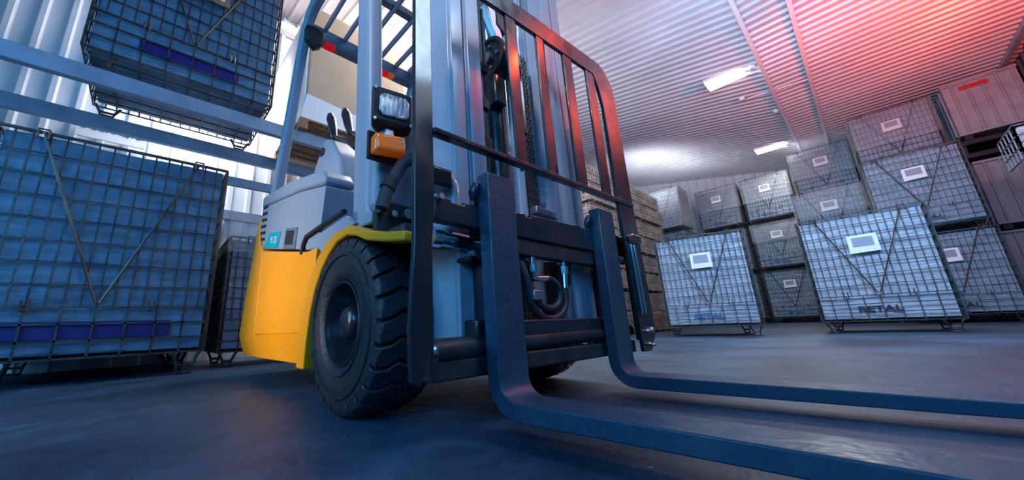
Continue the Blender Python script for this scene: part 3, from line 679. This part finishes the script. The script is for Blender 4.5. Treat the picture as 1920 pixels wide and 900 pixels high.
MB().cyl((-1.075, .662, 1.0), (-1.069, .662, 1.0), .005, 10).build('screw', CHROME, ts)
MB().box((-1.155, .55, .93), (-1.141, .70, 1.05)).build('backplate', BLKM, ts, bevel=.004)

# mast
def channel(y0, y1, x0, x1, t, z0, z1, openside):
    mb = MB(); mb.box((x0, y0, z0), (x0+t, y1, z1)); mb.box((x1-t, y0, z0), (x1, y1, z1))
    if openside > 0: mb.box((x0+t, y0, z0), (x1-t, y0+t, z1))
    else: mb.box((x0+t, y1-t, z0), (x1-t, y1, z1))
    return mb
P('outer_mast_rail', channel(.745, .808, -1.03, -.862, .02, .20, 2.6, 1), GREYM, bevel=.004)
P('outer_mast_rail', channel(1.50, 1.585, -1.03, -.862, .02, .20, 2.6, -1), GREYM, bevel=.004)
P('inner_mast_rail', channel(.822, .892, -1.0, -.85, .018, .24, 2.7, 1), GREYM, bevel=.004)
P('inner_mast_rail', channel(1.40, 1.475, -1.0, -.85, .018, .24, 2.7, -1), GREYM, bevel=.004)
P('carriage_rail', channel(1.345, 1.385, -.97, -.83, .014, .55, 1.9, -1), GREYM, bevel=.003)
P('mast_crossmember', MB().box((-1.05, .75, 2.40), (-1.0, 1.58, 2.55)), GREYM, bevel=.005)
P('mast_crossmember', MB().box((-1.06, .78, .22), (-1.02, 1.56, .42)), DARK, bevel=.005)
P('mast_bracket', MB().prism([(-.80, .60), (-.80, .745), (-.835, .815), (-.90, .83), (-1.0, .83), (-1.0, .60)], 1, .675, .715), GREYM, bevel=.018, seg=3)
P('carriage_arm', MB().box((-.86, .58, .715), (-.78, .665, .775)), BLK, bevel=.01)
# lift cylinders, sheave, chains
P('side_lift_cylinder', MB().cyl((-.985, 1.10, .45), (-.985, 1.10, 1.55), .055, 28), BLK, smooth=True)
P('side_lift_rod', MB().cyl((-.985, 1.065, 1.5), (-.985, 1.065, 2.3), .026, 20), STEEL, smooth=True)
P('main_lift_cylinder', MB().cyl((-1.0, 1.315, .35), (-1.0, 1.315, 2.2), .05, 28), GREYM, smooth=True)
P('cylinder_collar', MB().prism([(1.25, .82), (1.40, .84), (1.40, 1.0), (1.25, .98)], 0, -1.02, -.93), GREYM, bevel=.02)
P('tie_rod', MB().cyl((-.93, 1.178, .70), (-.93, 1.178, 2.1), .028, 20), GREYM, smooth=True)
sh = P('chain_sheave', MB().lathe([(.0, 1.045), (.035, 1.045), (.04, 1.052), (.085, 1.052), (.09, 1.04), (.105, 1.04), (.105, 1.055), (.092, 1.065), (.092, 1.10), (.105, 1.11), (.105, 1.12), (0, 1.12)], (-.95, 0, 1.51), 1, 44), BLK, smooth=True)
MB().cyl((-.95, 1.03, 1.51), (-.95, 1.05, 1.51), .028, 16).build('axle_nut', STEEL, sh)
for k in range(5):
    a = k*2*math.pi/5; MB().cyl((-.95+.06*math.cos(a), 1.04, 1.51+.06*math.sin(a)), (-.95+.06*math.cos(a), 1.053, 1.51+.06*math.sin(a)), .008, 8).build('bolt', STEEL, sh)
P('sheave_strap', MB().tube([(-.95-.09, 1.135, 1.2), (-.95-.10, 1.135, 1.50), (-.95-.075, 1.135, 1.585), (-.95, 1.135, 1.62), (-.95+.075, 1.135, 1.585), (-.95+.10, 1.135, 1.50), (-.95+.10, 1.135, 1.1)], .018, 8), BLK, smooth=True)
P('valve_block', MB().box((-.98, 1.03, 1.25), (-.90, 1.10, 1.40)), BLK, bevel=.008)
P('valve_block', MB().prism([(1.09, 1.72), (1.20, 1.66), (1.26, 1.78), (1.22, 1.93), (1.10, 1.92)], 0, -1.0, -.92), BLK, bevel=.012)
P('rod_link', MB().bar((-.95, 1.06, 1.83), (-.95, 1.125, 1.62), .06, .05), STEEL, bevel=.008)
def chain(x, y0, rows, z0, z1, name='lift_chain'):
    mb = MB(); z = z0; k = 0
    while z < z1:
        for r_ in range(rows):
            yy = y0+r_*.022+(0 if k % 2 else .009)
            mb.box((x-.011, yy, z-.004), (x+.011, yy+.006, z+.026))
        mb.cyl((x+.0, y0-.004, z+.011), (x+.0, y0+rows*.022+.004, z+.011), .0075, 8)
        z += .021; k += 1
    return P(name, mb, mat('chain_steel', (.22, .20, .18), .35, metal=.8), smooth=False)
chain(-.93, 1.222, 4, .79, 1.62)
chain(-.86, 1.05, 3, .26, .53)
P('chain_anchor', MB().prism([(1.22, .765), (1.50, .765), (1.46, .785), (1.22, .80)], 0, -.96, -.88), STEEL, bevel=.004)
P('clipped_hose', MB().tube([(-.90, .925, .74), (-.90, .93, 1.1), (-.90, .935, 1.42), (-.93, .96, 1.52)], .016, 10), HOSE, smooth=True)
for z in (.80, .98, 1.16, 1.34): P('hose_clip', MB().box((-.915, .905, z), (-.875, .96, z+.05)), BLK, bevel=.005)
P('thin_pipe', MB().tube([(-.93, 1.0, 1.75), (-.93, 1.0, 1.45), (-.93, .985, 1.2), (-.93, .985, .75)], .008, 8), HOSE, smooth=True)
# black plates standing in for shade in the mast tunnel behind the carriage
P('slot_shade_plate', MB().box((-.93, 1.30, .28), (-.90, 1.36, .56)), BLKM)
P('lower_shade_plate', MB().box((-1.02, .90, .30), (-1.0, 1.28, .72)), BLKM)

# fork carriage
car = MB()
top = [(.58, .595), (1.80, .60), (1.80, .705), (1.40, .70), (1.40, .688), (1.37, .688), (1.37, .699), (1.02, .69), (1.02, .678), (.99, .678), (.99, .689), (.72, .67), (.69, .67), (.69, .66), (.64, .66), (.64, .668), (.58, .667)]
P('upper_carriage_bar', MB().prism(top, 0, -.80, -.765), BLK, bevel=.004)
P('upper_carriage_plate', MB().prism([(.93, .535), (1.70, .535), (1.70, .594), (.93, .594)], 0, -.815, -.775), DARK, bevel=.004)
P('lower_carriage_bar', MB().prism([(.80, .262), (1.66, .262), (1.66, .312), (.93, .312), (.93, .30), (.80, .30)], 0, -.81, -.775), BLK, bevel=.004)
P('carriage_roller', MB().cyl((-.80, .585, .238), (-.80, .74, .240), .033, 24).cyl((-.80, .74, .243), (-.80, 1.74, .250), .030, 24), DARK, smooth=True)
P('bottom_carriage_bar', MB().prism([(.57, .162), (1.76, .150), (1.76, .205), (.57, .215)], 0, -.83, -.78), DARK, bevel=.006)
P('carriage_block', MB().box((-.84, .735, .255), (-.78, .80, .318)), BLK, bevel=.006)
P('carriage_side_plate', MB().box((-.88, 1.60, .17), (-.80, 1.66, .66)), BLK, bevel=.006)
P('carriage_side_plate', MB().box((-.86, .80, .17), (-.81, .835, .62)), BLK, bevel=.004)
P('shift_cylinder', MB().cyl((-.85, .62, .572), (-.85, .655, .572), .033, 28).cyl((-.85, .655, .572), (-.85, .80, .568), .027, 28), CHROME, smooth=True, label='chrome cylinder')
P('cylinder_bracket', MB().box((-.87, .795, .50), (-.80, .812, .62)).box((-.87, .74, .50), (-.80, .81, .515)), BLK, bevel=.004)
for c in ((-.80, .745, .612), (-.80, .735, .518)): P('bolt', MB().cyl(c, (c[0]+.02, c[1], c[2]), .009, 10), STEEL)
P('carriage_bolt', MB().lathe([(0, .016), (.014, .015), (.02, .0), (.02, -.02)], (-.785, .590, .243), 0, 14), STEEL, smooth=True)
# hydraulic fittings with looping hoses
f = P('hydraulic_fitting', MB().cyl((-.79, 1.035, .535), (-.79, 1.035, .505), .011, 12).cyl((-.79, 1.035, .505), (-.79, 1.035, .48), .018, 6).tube([(-.79, 1.035, .48), (-.79, 1.036, .462), (-.79, 1.055, .458), (-.79, 1.125, .462)], .012, 12), CHROME, smooth=True, label='bright elbow fitting')
f = P('hydraulic_fitting', MB().cyl((-.79, 1.235, .54), (-.79, 1.235, .515), .010, 12).cyl((-.79, 1.235, .515), (-.79, 1.235, .485), .017, 6).cyl((-.79, 1.233, .485), (-.79, 1.228, .425), .0145, 12), CHROME, smooth=True, label='bright straight fitting')
def arc(c, ry, rz, a0, a1, n=16, x=-.79): return [(x, c[0]+ry*math.cos(R(a0+(a1-a0)*i/n)), c[1]+rz*math.sin(R(a0+(a1-a0)*i/n))) for i in range(n+1)]
P('looping_hose', MB().tube([(-.79, 1.228, .43)]+arc((1.115, .395), .112, .082, 0, -170, 18, -.79)+[(-.79, .997, .44), (-.80, .985, .50), (-.82, .98, .56)], .0145, 12), HOSE, smooth=True)
P('looping_hose', MB().tube([(-.79, 1.12, .462)]+arc((1.105, .405), .078, .055, 75, -165, 20, -.785)+[(-.80, 1.02, .43), (-.82, 1.01, .50)], .0135, 12), HOSE, smooth=True)
P('hose_clamp', MB().box((-.78, 1.0, .378), (-.765, 1.06, .412)), STEEL, bevel=.003)

# load backrest traced in its own plane x=-.70, 14 mm thick
BX0, BX1 = -.716, -.700
rail = [(.466, 1.375), (.466, 1.50), (1.079, 1.58), (1.639, 1.640), (1.700, 1.625), (1.746, 1.59), (1.775, 1.54), (1.788, 1.484), (1.790, .911), (1.812, .267), (1.80, .225), (1.735, .158), (1.655, .160), (1.650, .25), (1.640, .87), (1.632, 1.372), (1.605, 1.475), (1.568, 1.537), (.941, 1.473), (.528, 1.425)]
P('load_backrest', MB().prism(rail, 0, BX0, BX1), BLK, bevel=.002)
P('left_backrest_post', MB().prism([(.466, .50), (.474, 1.50), (.528, 1.50), (.528, .60), (.512, .45), (.504, .258), (.482, .172), (.456, .186), (.452, .30)], 0, BX0, BX1), BLK, bevel=.002)
P('left_backrest_flange', MB().box((-.78, .517, .19), (BX0, .530, 1.49)), BLK, bevel=.002)
P('middle_rail', MB().prism([(.528, .820), (1.788, .849), (1.788, .868), (.528, .836)], 0, -.722, -.692), BLK, bevel=.003)
for (a, b, c, d, s0, s1) in ((.887, .945, .895, .945, .83, 1.50), (1.086, 1.146, 1.080, 1.130, .84, 1.56), (1.290, 1.358, 1.284, 1.358, .845, 1.58), (1.497, 1.572, 1.497, 1.574, .85, 1.60)):
    P('backrest_bar', MB().prism([(c, s0), (d, s0), (b, s1), (a, s1)], 0, -.715, -.703), BLK, bevel=.003)
    MBw = MB().box((-.735, (b+d)/2-.006, s0), (-.703, (b+d)/2+.004, s1-.03)); P('bar_web', MBw, BLK, bevel=.002)
P('right_backrest_flange', MB().box((-.79, 1.795, .20), (BX0, 1.806, 1.45)), BLK, bevel=.002)
P('side_mount', MB().prism([(1.64, .68), (1.72, .70), (1.80, .70), (1.80, .66), (1.66, .65)], 0, -.735, -.690), BLK, bevel=.006)
for y in (1.672, 1.705): P('guide_rod', MB().cyl((-.690, y, .32), (-.690, y-.008, .64), .007, 12), CHROME, smooth=True)
for (y, z, r_) in ((1.745, .248, .016), (1.70, .245, .010), (1.70, .19, .009), (1.735, .185, .009)):
    P('bolt', MB().lathe([(0, .012), (r_*.7, .012), (r_, .002), (r_, -.01)], (-.694, y, z), 0, 6), STEEL)
P('bolt', MB().cyl((-.74, 1.62, .565), (-.74, 1.66, .565), .016, 14), STEEL)
P('bolt', MB().cyl((-.765, .594, .665), (-.75, .594, .665), .01, 8), STEEL)

# forks
def fork(y0, y1, ztop, zb, dy, name='fork'):
    """shank face at x=-.72, tine running to +x; tine drifts dy per metre"""
    th = .047; R0 = .055; L = .43
    pth = []   # (inner point, outer point) pairs in x,z
    def yy(x): return dy*(x+.72)
    zt = ztop; zl = zt-th
    pairs = [((-.72, zb), (-.768, zb)), ((-.72, zt+R0+.05), (-.768, zt+R0+.05))]
    for k in range(9):
        a = k/8*math.pi/2
        cx, cz = -.72+R0, zt+R0
        pairs.append(((cx-R0*math.cos(a), cz-R0*math.sin(a)), (cx-(R0+th)*math.cos(a), cz-(R0+th)*math.sin(a))))
    for x in (-.5, -.3, -.1, .1, .3): pairs.append(((x, zt-.012*(x+.66)), (x, zl+.001*(x+.66))))
    pairs.append(((L, zt-.02), (L, zt-.034)))
    n = len(pairs); mb = MB(); vs = []
    for (i, o) in pairs:
        t_ = max(0, (i[0]-.2)/.23) if i[0] > .2 else 0
        for (x, z) in (i, o):
            vs += [(x, y0+yy(max(x, -.72))+.03*t_, z), (x, y1+yy(max(x, -.72))-.03*t_, z)]
    fs = [(0, 1, 3, 2), (4*(n-1), 4*(n-1)+2, 4*(n-1)+3, 4*(n-1)+1)]
    for j in range(n-1):
        a = 4*j; b = a+4
        fs += [(a, b, b+1, a+1), (a+2, a+3, b+3, b+2), (a, a+2, b+2, b), (a+1, b+1, b+3, a+3)]
    mb.add(vs, fs)
    fk = P(name, mb, FORK, bevel=.0035, seg=2)
    ym = y0
    MB().tube([(-.775, ym-.012, zb-.085), (-.77, ym-.016, zb-.06), (-.765, ym-.008, zb-.035), (-.765, ym+.004, zb-.03)], [.012, .017, .014, .006], 10).build('locking_pin', BLK, fk, smooth=True)
    MB().box((-.80, y0+.01, zb-.09), (-.768, y1-.01, zb-.045)).build('upper_hook', BLK, fk, bevel=.004)
    MB().box((-.83, y0+.01, .19), (-.768, y1-.01, .25)).build('lower_hook', BLK, fk, bevel=.004)
    return fk
fork(.753, .880, .100, .774, .045)
fork(1.455, 1.588, .086, .790, .085)
